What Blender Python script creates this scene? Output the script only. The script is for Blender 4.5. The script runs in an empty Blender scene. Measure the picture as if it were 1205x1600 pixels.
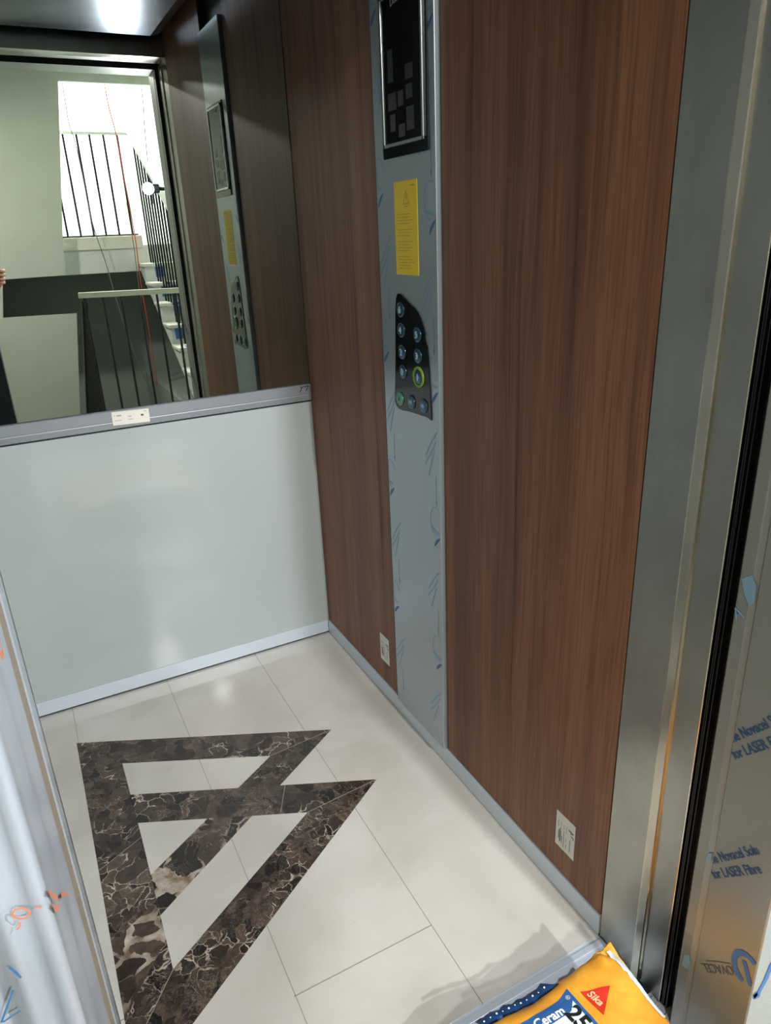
import bpy, bmesh, math, random
from mathutils import Vector, Matrix, noise
from mathutils.bvhtree import BVHTree
random.seed(7)
SC = bpy.context.scene
COL = SC.collection
V = Vector

# ------------------------------------------------------------------ objects
def wloc(o):
    p = V((0, 0, 0))
    while o:
        p = p + o.location
        o = o.parent
    return p

def thing(name, label, cat, loc=(0, 0, 0), group=None):
    o = bpy.data.objects.new(name, None)
    o.empty_display_size = .05
    COL.objects.link(o)
    o.location = loc
    o['label'] = label
    o['category'] = cat
    if group: o['group'] = group
    return o

def tag(o, label, cat, group=None):
    o['label'] = label
    o['category'] = cat
    if group: o['group'] = group
    return o

def obj(name, bm, mat, parent=None, smooth=False, label=None):
    """world-space bmesh -> one mesh object, local to its parent"""
    if parent:
        off = wloc(parent)
        bmesh.ops.translate(bm, verts=bm.verts, vec=-off)
    else:
        c = V((0, 0, 0))
    me = bpy.data.meshes.new(name)
    bm.normal_update()
    bm.to_mesh(me)
    bm.free()
    for p in me.polygons: p.use_smooth = smooth
    mats = mat if isinstance(mat, (list, tuple)) else [mat]
    for m in mats: me.materials.append(m)
    o = bpy.data.objects.new(name, me)
    COL.objects.link(o)
    if parent: o.parent = parent
    if label: o['label'] = label
    return o

def struct(name, bm, mat, parent=None, smooth=False, label=None, cat=None):
    o = obj(name, bm, mat, parent, smooth)
    if not parent:
        o['kind'] = 'structure'
        if label: o['label'] = label
        if cat: o['category'] = cat
    return o

# ------------------------------------------------------------------ shapes
def NB(): return bmesh.new()

def box(bm, x0, x1, y0, y1, z0, z1, bev=0, mi=0, seg=2):
    x0, x1 = min(x0, x1), max(x0, x1); y0, y1 = min(y0, y1), max(y0, y1); z0, z1 = min(z0, z1), max(z0, z1)
    vs = [bm.verts.new(p) for p in ((x0, y0, z0), (x1, y0, z0), (x1, y1, z0), (x0, y1, z0), (x0, y0, z1), (x1, y0, z1), (x1, y1, z1), (x0, y1, z1))]
    fs = [bm.faces.new([vs[i] for i in f]) for f in ((3, 2, 1, 0), (4, 5, 6, 7), (0, 1, 5, 4), (1, 2, 6, 5), (2, 3, 7, 6), (3, 0, 4, 7))]
    for f in fs: f.material_index = mi
    if bev:
        es = list({e for f in fs for e in f.edges})
        bmesh.ops.bevel(bm, geom=es, offset=bev, segments=seg, affect='EDGES', profile=.5)
    return bm

def prism(bm, pts, axis, a, b, mi=0, bev=0):
    """pts = 2D polygon; axis 'x': (y,z) pts, 'y': (x,z) pts, 'z': (x,y) pts"""
    def mk(p, t):
        return {'x': (t, p[0], p[1]), 'y': (p[0], t, p[1]), 'z': (p[0], p[1], t)}[axis]
    A = [bm.verts.new(mk(p, a)) for p in pts]
    B = [bm.verts.new(mk(p, b)) for p in pts]
    n = len(pts)
    fs = [bm.faces.new(A), bm.faces.new(list(reversed(B)))]
    for i in range(n):
        fs.append(bm.faces.new([A[i], B[i], B[(i + 1) % n], A[(i + 1) % n]]))
    for f in fs: f.material_index = mi
    bmesh.ops.recalc_face_normals(bm, faces=fs)
    if bev:
        es = list(set(list(fs[0].edges) + list(fs[1].edges)))
        bmesh.ops.bevel(bm, geom=es, offset=bev, segments=2, affect='EDGES')
    return bm

def tube(bm, pts, r, seg=8, close=True, radii=None):
    pts = [V(p) for p in pts]
    rings = []
    prevn = None
    for i, p in enumerate(pts):
        if i == 0: d = pts[1] - pts[0]
        elif i == len(pts) - 1: d = pts[-1] - pts[-2]
        else: d = (pts[i + 1] - pts[i - 1])
        d.normalize()
        if prevn is None:
            up = V((0, 0, 1)) if abs(d.z) < .9 else V((1, 0, 0))
            n = d.cross(up).normalized()
        else:
            n = (prevn - d * prevn.dot(d)).normalized()
        prevn = n
        b = d.cross(n)
        rr = radii[i] if radii else r
        rings.append([bm.verts.new(p + (n * math.cos(2 * math.pi * k / seg) + b * math.sin(2 * math.pi * k / seg)) * rr) for k in range(seg)])
    for i in range(len(rings) - 1):
        for k in range(seg):
            bm.faces.new([rings[i][k], rings[i][(k + 1) % seg], rings[i + 1][(k + 1) % seg], rings[i + 1][k]])
    if close:
        bm.faces.new(list(reversed(rings[0]))); bm.faces.new(rings[-1])
    bmesh.ops.recalc_face_normals(bm, faces=bm.faces)
    return bm

def spline(pts, n=6):
    pts = [V(p) for p in pts]
    out = []
    P = [pts[0]] + pts + [pts[-1]]
    for i in range(1, len(P) - 2):
        for k in range(n):
            t = k / n
            p0, p1, p2, p3 = P[i - 1], P[i], P[i + 1], P[i + 2]
            out.append(.5 * ((2 * p1) + (-p0 + p2) * t + (2 * p0 - 5 * p1 + 4 * p2 - p3) * t * t + (-p0 + 3 * p1 - 3 * p2 + p3) * t ** 3))
    out.append(pts[-1])
    return out

def disc(bm, c, r0, h, axis=V((-1, 0, 0)), seg=28, dome=0.0, sx=1.0):
    """short cylinder from c along axis by h with rounded rim"""
    axis = V(axis).normalized()
    u = axis.orthogonal().normalized(); w = axis.cross(u)
    prof = [(r0, 0), (r0, h * .6), (r0 * .93, h * .92), (r0 * .8, h), (r0 * .4, h + dome * .7)]
    rings = [[bm.verts.new(V(c) + axis * z + (u * math.cos(2 * math.pi * k / seg) + w * math.sin(2 * math.pi * k / seg)) * r) for k in range(seg)] for r, z in prof]
    for i in range(len(rings) - 1):
        for k in range(seg):
            bm.faces.new([rings[i][k], rings[i][(k + 1) % seg], rings[i + 1][(k + 1) % seg], rings[i + 1][k]])
    top = bm.verts.new(V(c) + axis * (h + dome))
    for k in range(seg): bm.faces.new([rings[-1][k], rings[-1][(k + 1) % seg], top])
    bm.faces.new(list(reversed(rings[0])))
    bmesh.ops.recalc_face_normals(bm, faces=bm.faces)
    return bm

def ringbm(bm, c, r0, r1, h, axis=V((-1, 0, 0)), seg=36):
    axis = V(axis).normalized(); u = axis.orthogonal().normalized(); w = axis.cross(u)
    prof = [(r1, 0), (r1, h * .7), (r1 - (r1 - r0) * .3, h), (r0 + (r1 - r0) * .3, h), (r0, h * .7), (r0, 0)]
    rings = [[bm.verts.new(V(c) + axis * z + (u * math.cos(2 * math.pi * k / seg) + w * math.sin(2 * math.pi * k / seg)) * r) for k in range(seg)] for r, z in prof]
    for i in range(len(rings)):
        j = (i + 1) % len(rings)
        for k in range(seg):
            bm.faces.new([rings[i][k], rings[i][(k + 1) % seg], rings[j][(k + 1) % seg], rings[j][k]])
    bmesh.ops.recalc_face_normals(bm, faces=bm.faces)
    return bm

def textbm(s, size, M, bm=None, shear=0, thick=.0002, sx=1.0, bold=0):
    cu = bpy.data.curves.new('lettering', 'FONT')
    cu.body = s; cu.size = size; cu.shear = shear; cu.extrude = thick; cu.offset = bold
    cu.resolution_u = 3
    o = bpy.data.objects.new('lettering', cu)
    COL.objects.link(o)
    dg = bpy.context.evaluated_depsgraph_get()
    me = bpy.data.meshes.new_from_object(o.evaluated_get(dg))
    bpy.data.objects.remove(o); bpy.data.curves.remove(cu)
    bm = bm or NB()
    nb = NB(); nb.from_mesh(me)
    bmesh.ops.transform(nb, matrix=M @ Matrix.Diagonal((sx, 1, 1, 1)), verts=nb.verts)
    tmp = bpy.data.meshes.new('t'); nb.to_mesh(tmp); nb.free()
    bm.from_mesh(tmp)
    bpy.data.meshes.remove(tmp); bpy.data.meshes.remove(me)
    return bm

def frame(o, X, Y):
    X = V(X).normalized(); Y = V(Y); Y = (Y - X * Y.dot(X)).normalized(); Z = X.cross(Y)
    m = Matrix.Identity(4)
    for i in range(3): m[i][0] = X[i]; m[i][1] = Y[i]; m[i][2] = Z[i]; m[i][3] = o[i]
    return m

def stroke(bm, pts2, w, M, h=.0003, taper=False):
    """flat brush stroke along 2D points in frame M"""
    P = [V((p[0], p[1], 0)) for p in pts2]
    L, R = [], []
    n = len(P)
    for i in range(n):
        d = (P[min(i + 1, n - 1)] - P[max(i - 1, 0)]).normalized()
        q = V((-d.y, d.x, 0)) * (w / 2) * ((1 - i / (n - 1) * .8) if taper else 1)
        L.append(P[i] + q); R.append(P[i] - q)
    for z in (h,):
        lv = [bm.verts.new(M @ (p + V((0, 0, z)))) for p in L]; rv = [bm.verts.new(M @ (p + V((0, 0, z)))) for p in R]
        for i in range(n - 1): bm.faces.new([rv[i], rv[i + 1], lv[i + 1], lv[i]])
    return bm

# ------------------------------------------------------------------ materials
def srgb(r, g, b):
    f = lambda c: (c / 255) / 12.92 if c / 255 <= .04045 else ((c / 255 + .055) / 1.055) ** 2.4
    return (f(r), f(g), f(b), 1)

def mat(name, col, rough=.5, metal=0, spec=.5, emit=None, estr=0, coat=0, aniso=0, trans=0):
    m = bpy.data.materials.new(name); m.use_nodes = True
    b = m.node_tree.nodes['Principled BSDF']
    b.inputs['Base Color'].default_value = col if len(col) == 4 else (*col, 1)
    b.inputs['Roughness'].default_value = rough; b.inputs['Metallic'].default_value = metal
    b.inputs['Specular IOR Level'].default_value = spec
    b.inputs['Coat Weight'].default_value = coat
    b.inputs['Anisotropic'].default_value = aniso
    b.inputs['Transmission Weight'].default_value = trans
    if emit: b.inputs['Emission Color'].default_value = (*emit, 1); b.inputs['Emission Strength'].default_value = estr
    return m

class NT:
    def __init__(s, m): s.t = m.node_tree; s.b = s.t.nodes['Principled BSDF']
    def n(s, typ, **kw):
        x = s.t.nodes.new(typ)
        for k, v in kw.items(): setattr(x, k, v)
        return x
    def l(s, a, b): s.t.links.new(a, b)
    def coords(s, scale=(1, 1, 1), loc=(0, 0, 0), rot=(0, 0, 0)):
        g = s.n('ShaderNodeNewGeometry'); mp = s.n('ShaderNodeMapping')
        mp.inputs['Scale'].default_value = scale; mp.inputs['Location'].default_value = loc; mp.inputs['Rotation'].default_value = rot
        s.l(g.outputs['Position'], mp.inputs['Vector']); return mp.outputs[0]
    def noise(s, co, scale, detail=4, rough=.5, dist=0):
        x = s.n('ShaderNodeTexNoise'); x.inputs['Scale'].default_value = scale; x.inputs['Detail'].default_value = detail
        x.inputs['Roughness'].default_value = rough; x.inputs['Distortion'].default_value = dist
        s.l(co, x.inputs['Vector']); return x.outputs['Fac']
    def ramp(s, fac, stops):
        r = s.n('ShaderNodeValToRGB'); e = r.color_ramp.elements
        while len(e) < len(stops): e.new(.5)
        for el, (p, c) in zip(e, stops):
            el.position = p; el.color = c if len(c) == 4 else (*c, 1)
        s.l(fac, r.inputs[0]); return r.outputs[0]
    def mix(s, fac, a, b, blend='MIX'):
        x = s.n('ShaderNodeMix', data_type='RGBA', blend_type=blend)
        for k, v in ((0, fac), (6, a), (7, b)):
            if hasattr(v, 'is_linked') or isinstance(v, bpy.types.NodeSocket): s.l(v, x.inputs[k])
            else: x.inputs[k].default_value = v
        return x.outputs[2]
    def math(s, op, a, b=0):
        x = s.n('ShaderNodeMath', operation=op)
        for k, v in ((0, a), (1, b)):
            if isinstance(v, bpy.types.NodeSocket): s.l(v, x.inputs[k])
            else: x.inputs[k].default_value = v
        return x.outputs[0]
    def bump(s, h, strength=.2, dist=.002):
        x = s.n('ShaderNodeBump'); x.inputs['Strength'].default_value = strength; x.inputs['Distance'].default_value = dist
        s.l(h, x.inputs['Height']); s.l(x.outputs[0], s.b.inputs['Normal'])

def wood_mat():
    m = mat('walnut_veneer', (.12, .05, .03), .46, spec=.28); t = NT(m)
    warp = t.noise(t.coords((1, 5, .9)), 1.2, 2)
    co = t.coords((1, 1, 1))
    # warped coordinate so the grain wanders
    sep = t.n('ShaderNodeSeparateXYZ'); t.l(co, sep.inputs[0])
    yy = t.math('ADD', sep.outputs[1], t.math('MULTIPLY', warp, .045))
    comb = t.n('ShaderNodeCombineXYZ'); t.l(t.math('MULTIPLY', yy, 30), comb.inputs[1]); t.l(t.math('MULTIPLY', sep.outputs[2], .55), comb.inputs[2])
    g1 = t.noise(comb.outputs[0], 1.0, 5, .6)
    comb2 = t.n('ShaderNodeCombineXYZ'); t.l(t.math('MULTIPLY', yy, 9), comb2.inputs[1]); t.l(t.math('MULTIPLY', sep.outputs[2], .3), comb2.inputs[2])
    g2 = t.noise(comb2.outputs[0], 1.0, 3, .5)
    comb3 = t.n('ShaderNodeCombineXYZ'); t.l(t.math('MULTIPLY', yy, 220), comb3.inputs[1]); t.l(t.math('MULTIPLY', sep.outputs[2], 6), comb3.inputs[2])
    g3 = t.noise(comb3.outputs[0], 1.0, 2, .5)
    base = t.ramp(g2, [(.3, (.122, .052, .030)), (.5, (.200, .088, .048)), (.72, (.26, .120, .066))])
    lines = t.ramp(g1, [(.30, (.36, .32, .34)), (.40, (.86, .84, .84)), (.55, (1.10, 1.08, 1.05)), (.66, (.95, .93, .92)), (.74, (.60, .55, .55))])
    c = t.mix(1.0, base, lines, 'MULTIPLY')
    fine = t.ramp(g3, [(.3, (.72, .70, .70)), (.6, (1.10, 1.10, 1.10))])
    c = t.mix(1.0, c, fine, 'MULTIPLY')
    t.l(c, t.b.inputs['Base Color'])
    return m

def cream_mat():
    m = mat('cream_marble', (.7, .66, .6), .10, spec=.5); t = NT(m)
    a = t.noise(t.coords(), 3.2, 4, .55, .4)
    b = t.noise(t.coords(), 14, 6, .65, .8)
    c = t.ramp(a, [(.32, (.51, .48, .435)), (.52, (.59, .565, .525)), (.7, (.64, .625, .59))])
    v = t.ramp(b, [(.66, (1, 1, 1)), (.76, (.9, .86, .79))])
    t.l(t.mix(1, c, v, 'MULTIPLY'), t.b.inputs['Base Color'])
    return m

def dark_marble(name, seed, white=.5, big=1.0):
    m = mat(name, (.05, .035, .03), .14, spec=.5); t = NT(m)
    sh = .07 if white > .5 else 0
    co = t.coords((1, 1, 1), (seed * 3.7, seed * 1.3, 0))
    n = t.n('ShaderNodeTexNoise'); n.inputs['Scale'].default_value = 16 * big; n.inputs['Detail'].default_value = 5; t.l(co, n.inputs['Vector'])
    wv = t.n('ShaderNodeVectorMath', operation='MULTIPLY_ADD'); t.l(n.outputs['Color'], wv.inputs[0]); wv.inputs[1].default_value = (.09 / big, .09 / big, 0); t.l(co, wv.inputs[2])
    vo = t.n('ShaderNodeTexVoronoi', feature='DISTANCE_TO_EDGE'); vo.inputs['Scale'].default_value = 30 * big; t.l(wv.outputs[0], vo.inputs['Vector'])
    v2 = t.n('ShaderNodeTexVoronoi', feature='F1'); v2.inputs['Scale'].default_value = 30 * big; t.l(wv.outputs[0], v2.inputs['Vector'])
    sub = t.noise(co, 70 * big, 4, .6)
    cell = t.ramp(v2.outputs['Color'], [(.15, (.018, .016, .016)), (.5, (.046, .034, .029)), (.9, (.10, .072, .058))])
    cell = t.mix(1.0, cell, t.ramp(sub, [(.3, (.7, .7, .7)), (.7, (1.35, 1.3, 1.25))]), 'MULTIPLY')
    patch = t.noise(t.coords((1, 1, 1), (seed * 2.1, seed, 0)), 7 * big, 3, .6, .8)
    wd = t.math('MULTIPLY', t.ramp(patch, [(.50 - sh, (.05, .05, .05)), (.60 - sh, (.08 + .4 * white,) * 3), (.72 - sh, (white,) * 3)]), .22)
    vein = t.math('LESS_THAN', vo.outputs['Distance'], wd)
    pale = t.ramp(t.noise(co, 34, 4), [(.35, (.22, .15, .10)), (.5, (.46, .38, .30)), (.68, (.66, .60, .53))])
    brown = t.ramp(t.noise(co, 20, 3), [(.4, (.045, .030, .022)), (.66, (.13, .095, .07))])
    tint = t.mix(t.ramp(patch, [(.50 - sh, (0, 0, 0)), (.62 - sh, (1, 1, 1))]), brown, pale)
    vs = t.n('ShaderNodeMix', data_type='RGBA'); t.l(t.math('MULTIPLY', vein, .85), vs.inputs[0]); t.l(cell, vs.inputs[6]); t.l(tint, vs.inputs[7])
    hair = t.noise(wv.outputs[0], 15 * big, 7, .7, 1.6)
    hm = t.noise(co, 6, 2)
    hl = t.ramp(t.math('ABSOLUTE', t.math('SUBTRACT', hair, .5)), [(0, (.34, .29, .24)), (.009, (0, 0, 0))])
    hl = t.mix(1.0, hl, t.ramp(hm, [(.45, (0, 0, 0)), (.6, (1, 1, 1))]), 'MULTIPLY')
    c = t.mix(.8, vs.outputs[2], hl, 'ADD')
    t.l(c, t.b.inputs['Base Color'])
    return m

def plaster_mat(name, col, rough=.8, var=.12):
    m = mat(name, col, rough, spec=.2); t = NT(m)
    a = t.noise(t.coords(), 1.8, 5, .6)
    c1 = tuple(x * (1 - var) for x in col[:3]); c2 = tuple(min(1, x * (1 + var)) for x in col[:3])
    t.l(t.ramp(a, [(.3, c1), (.7, c2)]), t.b.inputs['Base Color'])
    t.bump(t.noise(t.coords(), 60, 4), .08, .002)
    return m

def brushed_mat(name, col, rough=.3, aniso=.6, var=.06, metal=1, bump=.03):
    m = mat(name, col, rough, metal, aniso=aniso); t = NT(m)
    a = t.noise(t.coords((300, 300, 3)), 1, 2)
    r = t.n('ShaderNodeMapRange'); r.inputs['To Min'].default_value = rough - var; r.inputs['To Max'].default_value = rough + var
    t.l(a, r.inputs['Value']); t.l(r.outputs[0], t.b.inputs['Roughness'])
    # handling smudges
    s = t.noise(t.coords((6, 6, 3)), 2.2, 4, .6)
    c1 = tuple(x * .86 for x in col[:3])
    t.l(t.ramp(s, [(.35, c1), (.6, col[:3])]), t.b.inputs['Base Color'])
    if bump: t.bump(a, bump, .0005)
    return m

def film_mat(name, col, rough=.3, metal=.0, bump=.25, scale=(14, 14, 2.2), spec=.5):
    m = mat(name, col, rough, metal, spec=spec, coat=.25); t = NT(m)
    t.b.inputs['Coat Roughness'].default_value = .15
    h = t.noise(t.coords(scale), 1.0, 4, .55, .5)
    t.bump(h, bump, .006)
    return m

M = {}
M['wood'] = wood_mat()
M['cream'] = cream_mat()
M['dm1'] = dark_marble('dark_marble_fine', 1, .12, .9)
M['dm2'] = dark_marble('dark_marble_breccia', 2.3, .80, .6)
M['dm3'] = dark_marble('dark_marble_brown', 4.1, .14, 1.5)
M['grout'] = mat('grout', srgb(140, 134, 124), .8)
M['steel'] = brushed_mat('brushed_steel', srgb(172, 171, 163), .29, .5, var=.015, bump=0)
M['steel_shade'] = mat('shade_toned_steel', (.035, .04, .042), .35, .5)  # stainless with its shade and dark reflection put into the colour
M['steel_bright'] = brushed_mat('polished_edge_steel', srgb(205, 198, 182), .2, .3)
M['film_steel'] = film_mat('filmed_steel', srgb(166, 177, 184), .30, .55, .03)
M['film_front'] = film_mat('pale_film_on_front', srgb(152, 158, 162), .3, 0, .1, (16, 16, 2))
M['film_white'] = film_mat('white_film', srgb(140, 147, 158), .32, 0, .10, (16, 16, 1.2))
M['film_jamb'] = film_mat('filmed_grey_steel', srgb(138, 140, 135), .36, .35, .06, (18, 18, 2.5))
M['panel'] = film_mat('grey_laminate_under_film', srgb(172, 180, 180), .45, 0, .012, (5, 5, 3), spec=.3)
M['panel'].node_tree.nodes['Principled BSDF'].inputs['Coat Weight'].default_value = 1
M['panel'].node_tree.nodes['Principled BSDF'].inputs['Coat Roughness'].default_value = .06
M['alu'] = mat('anodised_aluminium', srgb(204, 214, 226), .36, .25)
M['ledge'] = mat('grey_ledge_metal', srgb(150, 156, 164), .34, .45)
M['black'] = mat('black_gap_and_shade', (.004, .004, .005), .6)
M['rubber'] = mat('black_rubber', (.008, .008, .009), .35)
M['mirror'] = mat('tinted_mirror_glass', (.53, .56, .53), .0, 1)
M['blackplastic'] = mat('gloss_black_plastic', (.006, .007, .009), .12)
M['silver'] = mat('silver_bezel', srgb(190, 200, 200), .22, .9)
M['btn'] = mat('filmed_metal_button', srgb(74, 96, 116), .2, .8)
M['btn_blue'] = mat('blue_film_on_button', srgb(92, 158, 196), .3, .2)
M['btn_green'] = mat('green_film_on_button', srgb(96, 160, 136), .3, .2)
M['green'] = mat('green_ring_plastic', srgb(112, 150, 48), .35)
M['symbol'] = mat('pale_symbol', srgb(176, 210, 226), .4)
M['symbol_dark'] = mat('dark_symbol', srgb(24, 40, 52), .4)
M['yellow'] = mat('yellow_sticker', srgb(248, 214, 0), .45)
M['yellow_ink'] = mat('faded_print_on_yellow', srgb(190, 160, 14), .5)
M['paper'] = mat('white_paper_label', srgb(222, 220, 210), .6)
M['ink'] = mat('grey_black_print', srgb(72, 74, 72), .6)
M['ink2'] = mat('pale_grey_print', srgb(150, 150, 146), .6)
M['inkblack'] = mat('black_marker', (.008, .01, .012), .5)
M['blueprint'] = mat('blue_film_print', srgb(52, 104, 150), .4)
M['blueprint_soft'] = mat('pale_blue_film_print', srgb(128, 160, 184), .35, .2)
M['navy'] = mat('navy_film_print', srgb(38, 74, 118), .4)
M['greyprint'] = mat('grey_film_print', srgb(70, 76, 84), .4)
M['blue'] = mat('bright_blue_logo', srgb(24, 104, 178), .35)
M['marker_orange'] = mat('orange_marker', srgb(186, 112, 84), .6)
M['orange_bag'] = None
M['red'] = mat('red_label', srgb(206, 52, 34), .45)
M['bagblue'] = mat('blue_label', srgb(44, 92, 152), .45)
M['bagwhite'] = mat('white_label', srgb(226, 232, 236), .5)
M['bagtext'] = mat('cream_lettering', srgb(238, 196, 150), .5)
M['hallwall'] = plaster_mat('grey_green_plaster', (.50, .53, .46), .8, .05)
M['hallwhite'] = plaster_mat('white_plaster', (.86, .88, .86), .8, .03)
M['hallshade'] = plaster_mat('shade_darkened_cement', (.34, .37, .34), .85, .06)  # darker tone stands in for shade under the slab and stairs
M['stone'] = plaster_mat('cream_stone', (.70, .68, .60), .45, .05)
M['stone2'] = plaster_mat('painted_fascia', (.66, .68, .66), .6, .04)
M['hallfloor'] = plaster_mat('landing_stone', (.45, .44, .40), .4, .08)
M['iron'] = mat('black_iron', (.012, .012, .013), .45, .3)
M['railwood'] = mat('cream_handrail', srgb(196, 196, 180), .4)
M['tape'] = mat('blue_tape', srgb(48, 110, 176), .5)
M['cable_grey'] = mat('grey_cable', srgb(120, 126, 120), .5)
M['cable_dark'] = mat('dark_cable', srgb(58, 62, 60), .5)
M['cable_red'] = mat('red_orange_cable', srgb(206, 92, 62), .5)
M['skin'] = mat('skin', srgb(206, 158, 136), .5)
M['jacket'] = mat('black_jacket', (.01, .01, .012), .8)
M['jeans'] = mat('dark_trousers', (.02, .025, .04), .85)
M['hair'] = mat('dark_hair', (.01, .008, .006), .6)
M['lampglass'] = mat('lit_lamp_glass', (1, 1, 1), .3, emit=(.93, .96, 1.0), estr=60)
M['plafond'] = mat('lit_plafond', (1, 1, 1), .3, emit=(.96, 1.0, .95), estr=6)
M['ceil'] = brushed_mat('ceiling_stainless', srgb(140, 148, 166), .20, .2, .03, bump=0)
M['dmetal'] = mat('dark_painted_metal', (.02, .021, .022), .45, .3)

b = mat('orange_paper_sack', srgb(236, 164, 52), .5, spec=.35); t = NT(b)
t.l(t.ramp(t.noise(t.coords((9, 9, 9)), 1.4, 5, .6), [(.3, srgb(222, 146, 40)), (.65, srgb(240, 172, 62))]), t.b.inputs['Base Color'])
t.bump(t.noise(t.coords((1, 1, 1)), 45, 4, .6, .8), .22, .004)
M['orange_bag'] = b

# ------------------------------------------------------------------ constants
CAM = V((-0.7690, -2.0038, 1.275))
RIGHT = V((0.8858007, -0.4622229, -0.0413174)); UP = V((0.2035417, 0.3069613, 0.9297019)); FWD = V((0.4170466, 0.8319404, -0.3659882))
YE = -1.305          # end of the right wall
XL = -1.10           # left wall
ZT = 2.13            # top of the walls
YJ = -1.608          # landing face of the door frame
XD = -.82            # left side of the door opening
ZD = 1.958           # door head
YC0, YC1 = -.5155, -.760

# ------------------------------------------------------------------ cabin shell
bm = NB()
T = [-1.10, -.832, -.556, -.27, 0.0]
box(bm, XL, 0, YE, 0, -.03, 0, mi=0)
def flat(bm, pts, z, mi):
    # thin inlaid slab of stone, its top a hair above the tiles
    prism(bm, pts, 'z', -.004, z, mi)
def joint(bm, a, b, w=.0018, z=.00025):
    a = V((*a, 0)); b = V((*b, 0)); d = (b - a).normalized(); n = V((-d.y, d.x, 0)) * w / 2
    flat(bm, [(a + n)[:2], (a - n)[:2], (b - n)[:2], (b + n)[:2]], z, 1)
for x in T[1:4]: joint(bm, (x, 0), (x, YE), .0013)
joint(bm, (-.559, -1.13), (-.27, -1.13))
joint(bm, (-1.1, -1.02), (-.832, -1.02))
z1 = .0004
flat(bm, [(-.837, -.175), (-.204, -.482), (-.386, -.498), (-.738, -.326)], z1, 2)
flat(bm, [(-.204, -.482), (-.4014, -.614), (-.4956, -.5698), (-.386, -.498)], z1, 4)
flat(bm, [(-.739, -.4555), (-.183, -.717), (-.374, -.732), (-.737, -.561)], z1, 2)
flat(bm, [(-.4935, -.6757), (-.739, -.840), (-.7385, -.729), (-.5887, -.6308)], z1, 3)
flat(bm, [(-.183, -.717), (-.837, -1.159), (-.837, -1.09), (-.741, -.97), (-.374, -.732)], z1, 4)
flat(bm, [(-.837, -.175), (-.738, -.326), (-.737, -.61), (-.837, -.66)], z1, 4)
flat(bm, [(-.837, -.66), (-.737, -.61), (-.739, -.80), (-.837, -.86)], z1, 2)
flat(bm, [(-.837, -.86), (-.739, -.80), (-.740, -.90), (-.837, -1.02)], z1, 3)
flat(bm, [(-.837, -1.02), (-.740, -.90), (-.741, -.97), (-.837, -1.09)], z1, 2)
for a, b_ in (((-.204, -.482), (-.386, -.498)), ((-.183, -.717), (-.374, -.732)), ((-.837, -.66), (-.737, -.61)), ((-.837, -1.09), (-.741, -.97)), ((-.39, -.62), (-.43, -.70))):
    joint(bm, a, b_, .0016, .0006)
# fine lines round the inlay
struct('floor', bm, [M['cream'], M['grout'], M['dm1'], M['dm2'], M['dm3']])

bm = NB(); box(bm, XL - .03, .03, .021, .05, -.05, ZT); box(bm, XL, 0, .0, .021, .0505, .807)
wb = struct('wall_back', bm, M['panel'])
bm = NB(); box(bm, XL, 0, .004, .02, .807, .8115); box(bm, XL, 0, .004, .02, 0, .006); obj('shadow_gap', bm, M['black'], wb)
bm = NB(); box(bm, XL, -.004, -.001, .02, .0055, .0495, .0008); struct('baseboard_back', bm, M['alu'])
bm = NB(); box(bm, -.003, .02, YE, .0, .002, .0495, .0008); struct('baseboard_right', bm, M['alu'])

bm = NB(); box(bm, .022, .05, YE, .05, -.05, ZT)
wr = struct('wall_right', bm, M['dmetal'])
bm = NB(); box(bm, 0, .021, -.4995, .0, .051, ZT, .0006); obj('veneer_panel', bm, M['wood'], wr)
bm = NB(); box(bm, 0, .021, YE + .0005, -.7645, .051, ZT, .0006); obj('veneer_panel', bm, M['wood'], wr)
bm = NB(); box(bm, .004, .021, -.7645, -.7600, .051, ZT); box(bm, .008, .021, -.5155, -.4995, .051, ZT); obj('shadow_gap', bm, M['black'], wr)
bm = NB(); box(bm, XL - .03, XL, YE, .02, -.05, ZT); struct('wall_left', bm, M['panel'])
bm = NB(); box(bm, XL, XD - .002, -1.345, YE - .002, 0, ZT); struct('wall_front', bm, M['steel_shade'])
bm = NB(); box(bm, XL - .03, .03, YE - .3, .05, ZT, ZT + .03); cl = struct('ceiling', bm, M['dmetal'])
bm = NB()
x0, x1, y0, y1 = -1.07, -.03, -1.225, -.03; i = .045
vs = [bm.verts.new(p) for p in ((x0 + i, y0 + i, 2.0), (x1 - i, y0 + i, 2.0), (x1 - i, y1 - i, 2.0), (x0 + i, y1 - i, 2.0), (x0, y0, 2.018), (x1, y0, 2.018), (x1, y1, 2.018), (x0, y1, 2.018), (x0, y0, 2.03), (x1, y0, 2.03), (x1, y1, 2.03), (x0, y1, 2.03))]
bm.faces.new(vs[0:4][::-1])
for a in range(4):
    c = (a + 1) % 4
    bm.faces.new([vs[a], vs[c], vs[4 + c], vs[4 + a]]); bm.faces.new([vs[4 + a], vs[4 + c], vs[8 + c], vs[8 + a]])
bm.faces.new(vs[8:12]); bmesh.ops.recalc_face_normals(bm, faces=bm.faces)
obj('ceiling_panel', bm, M['ceil'], cl)

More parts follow.
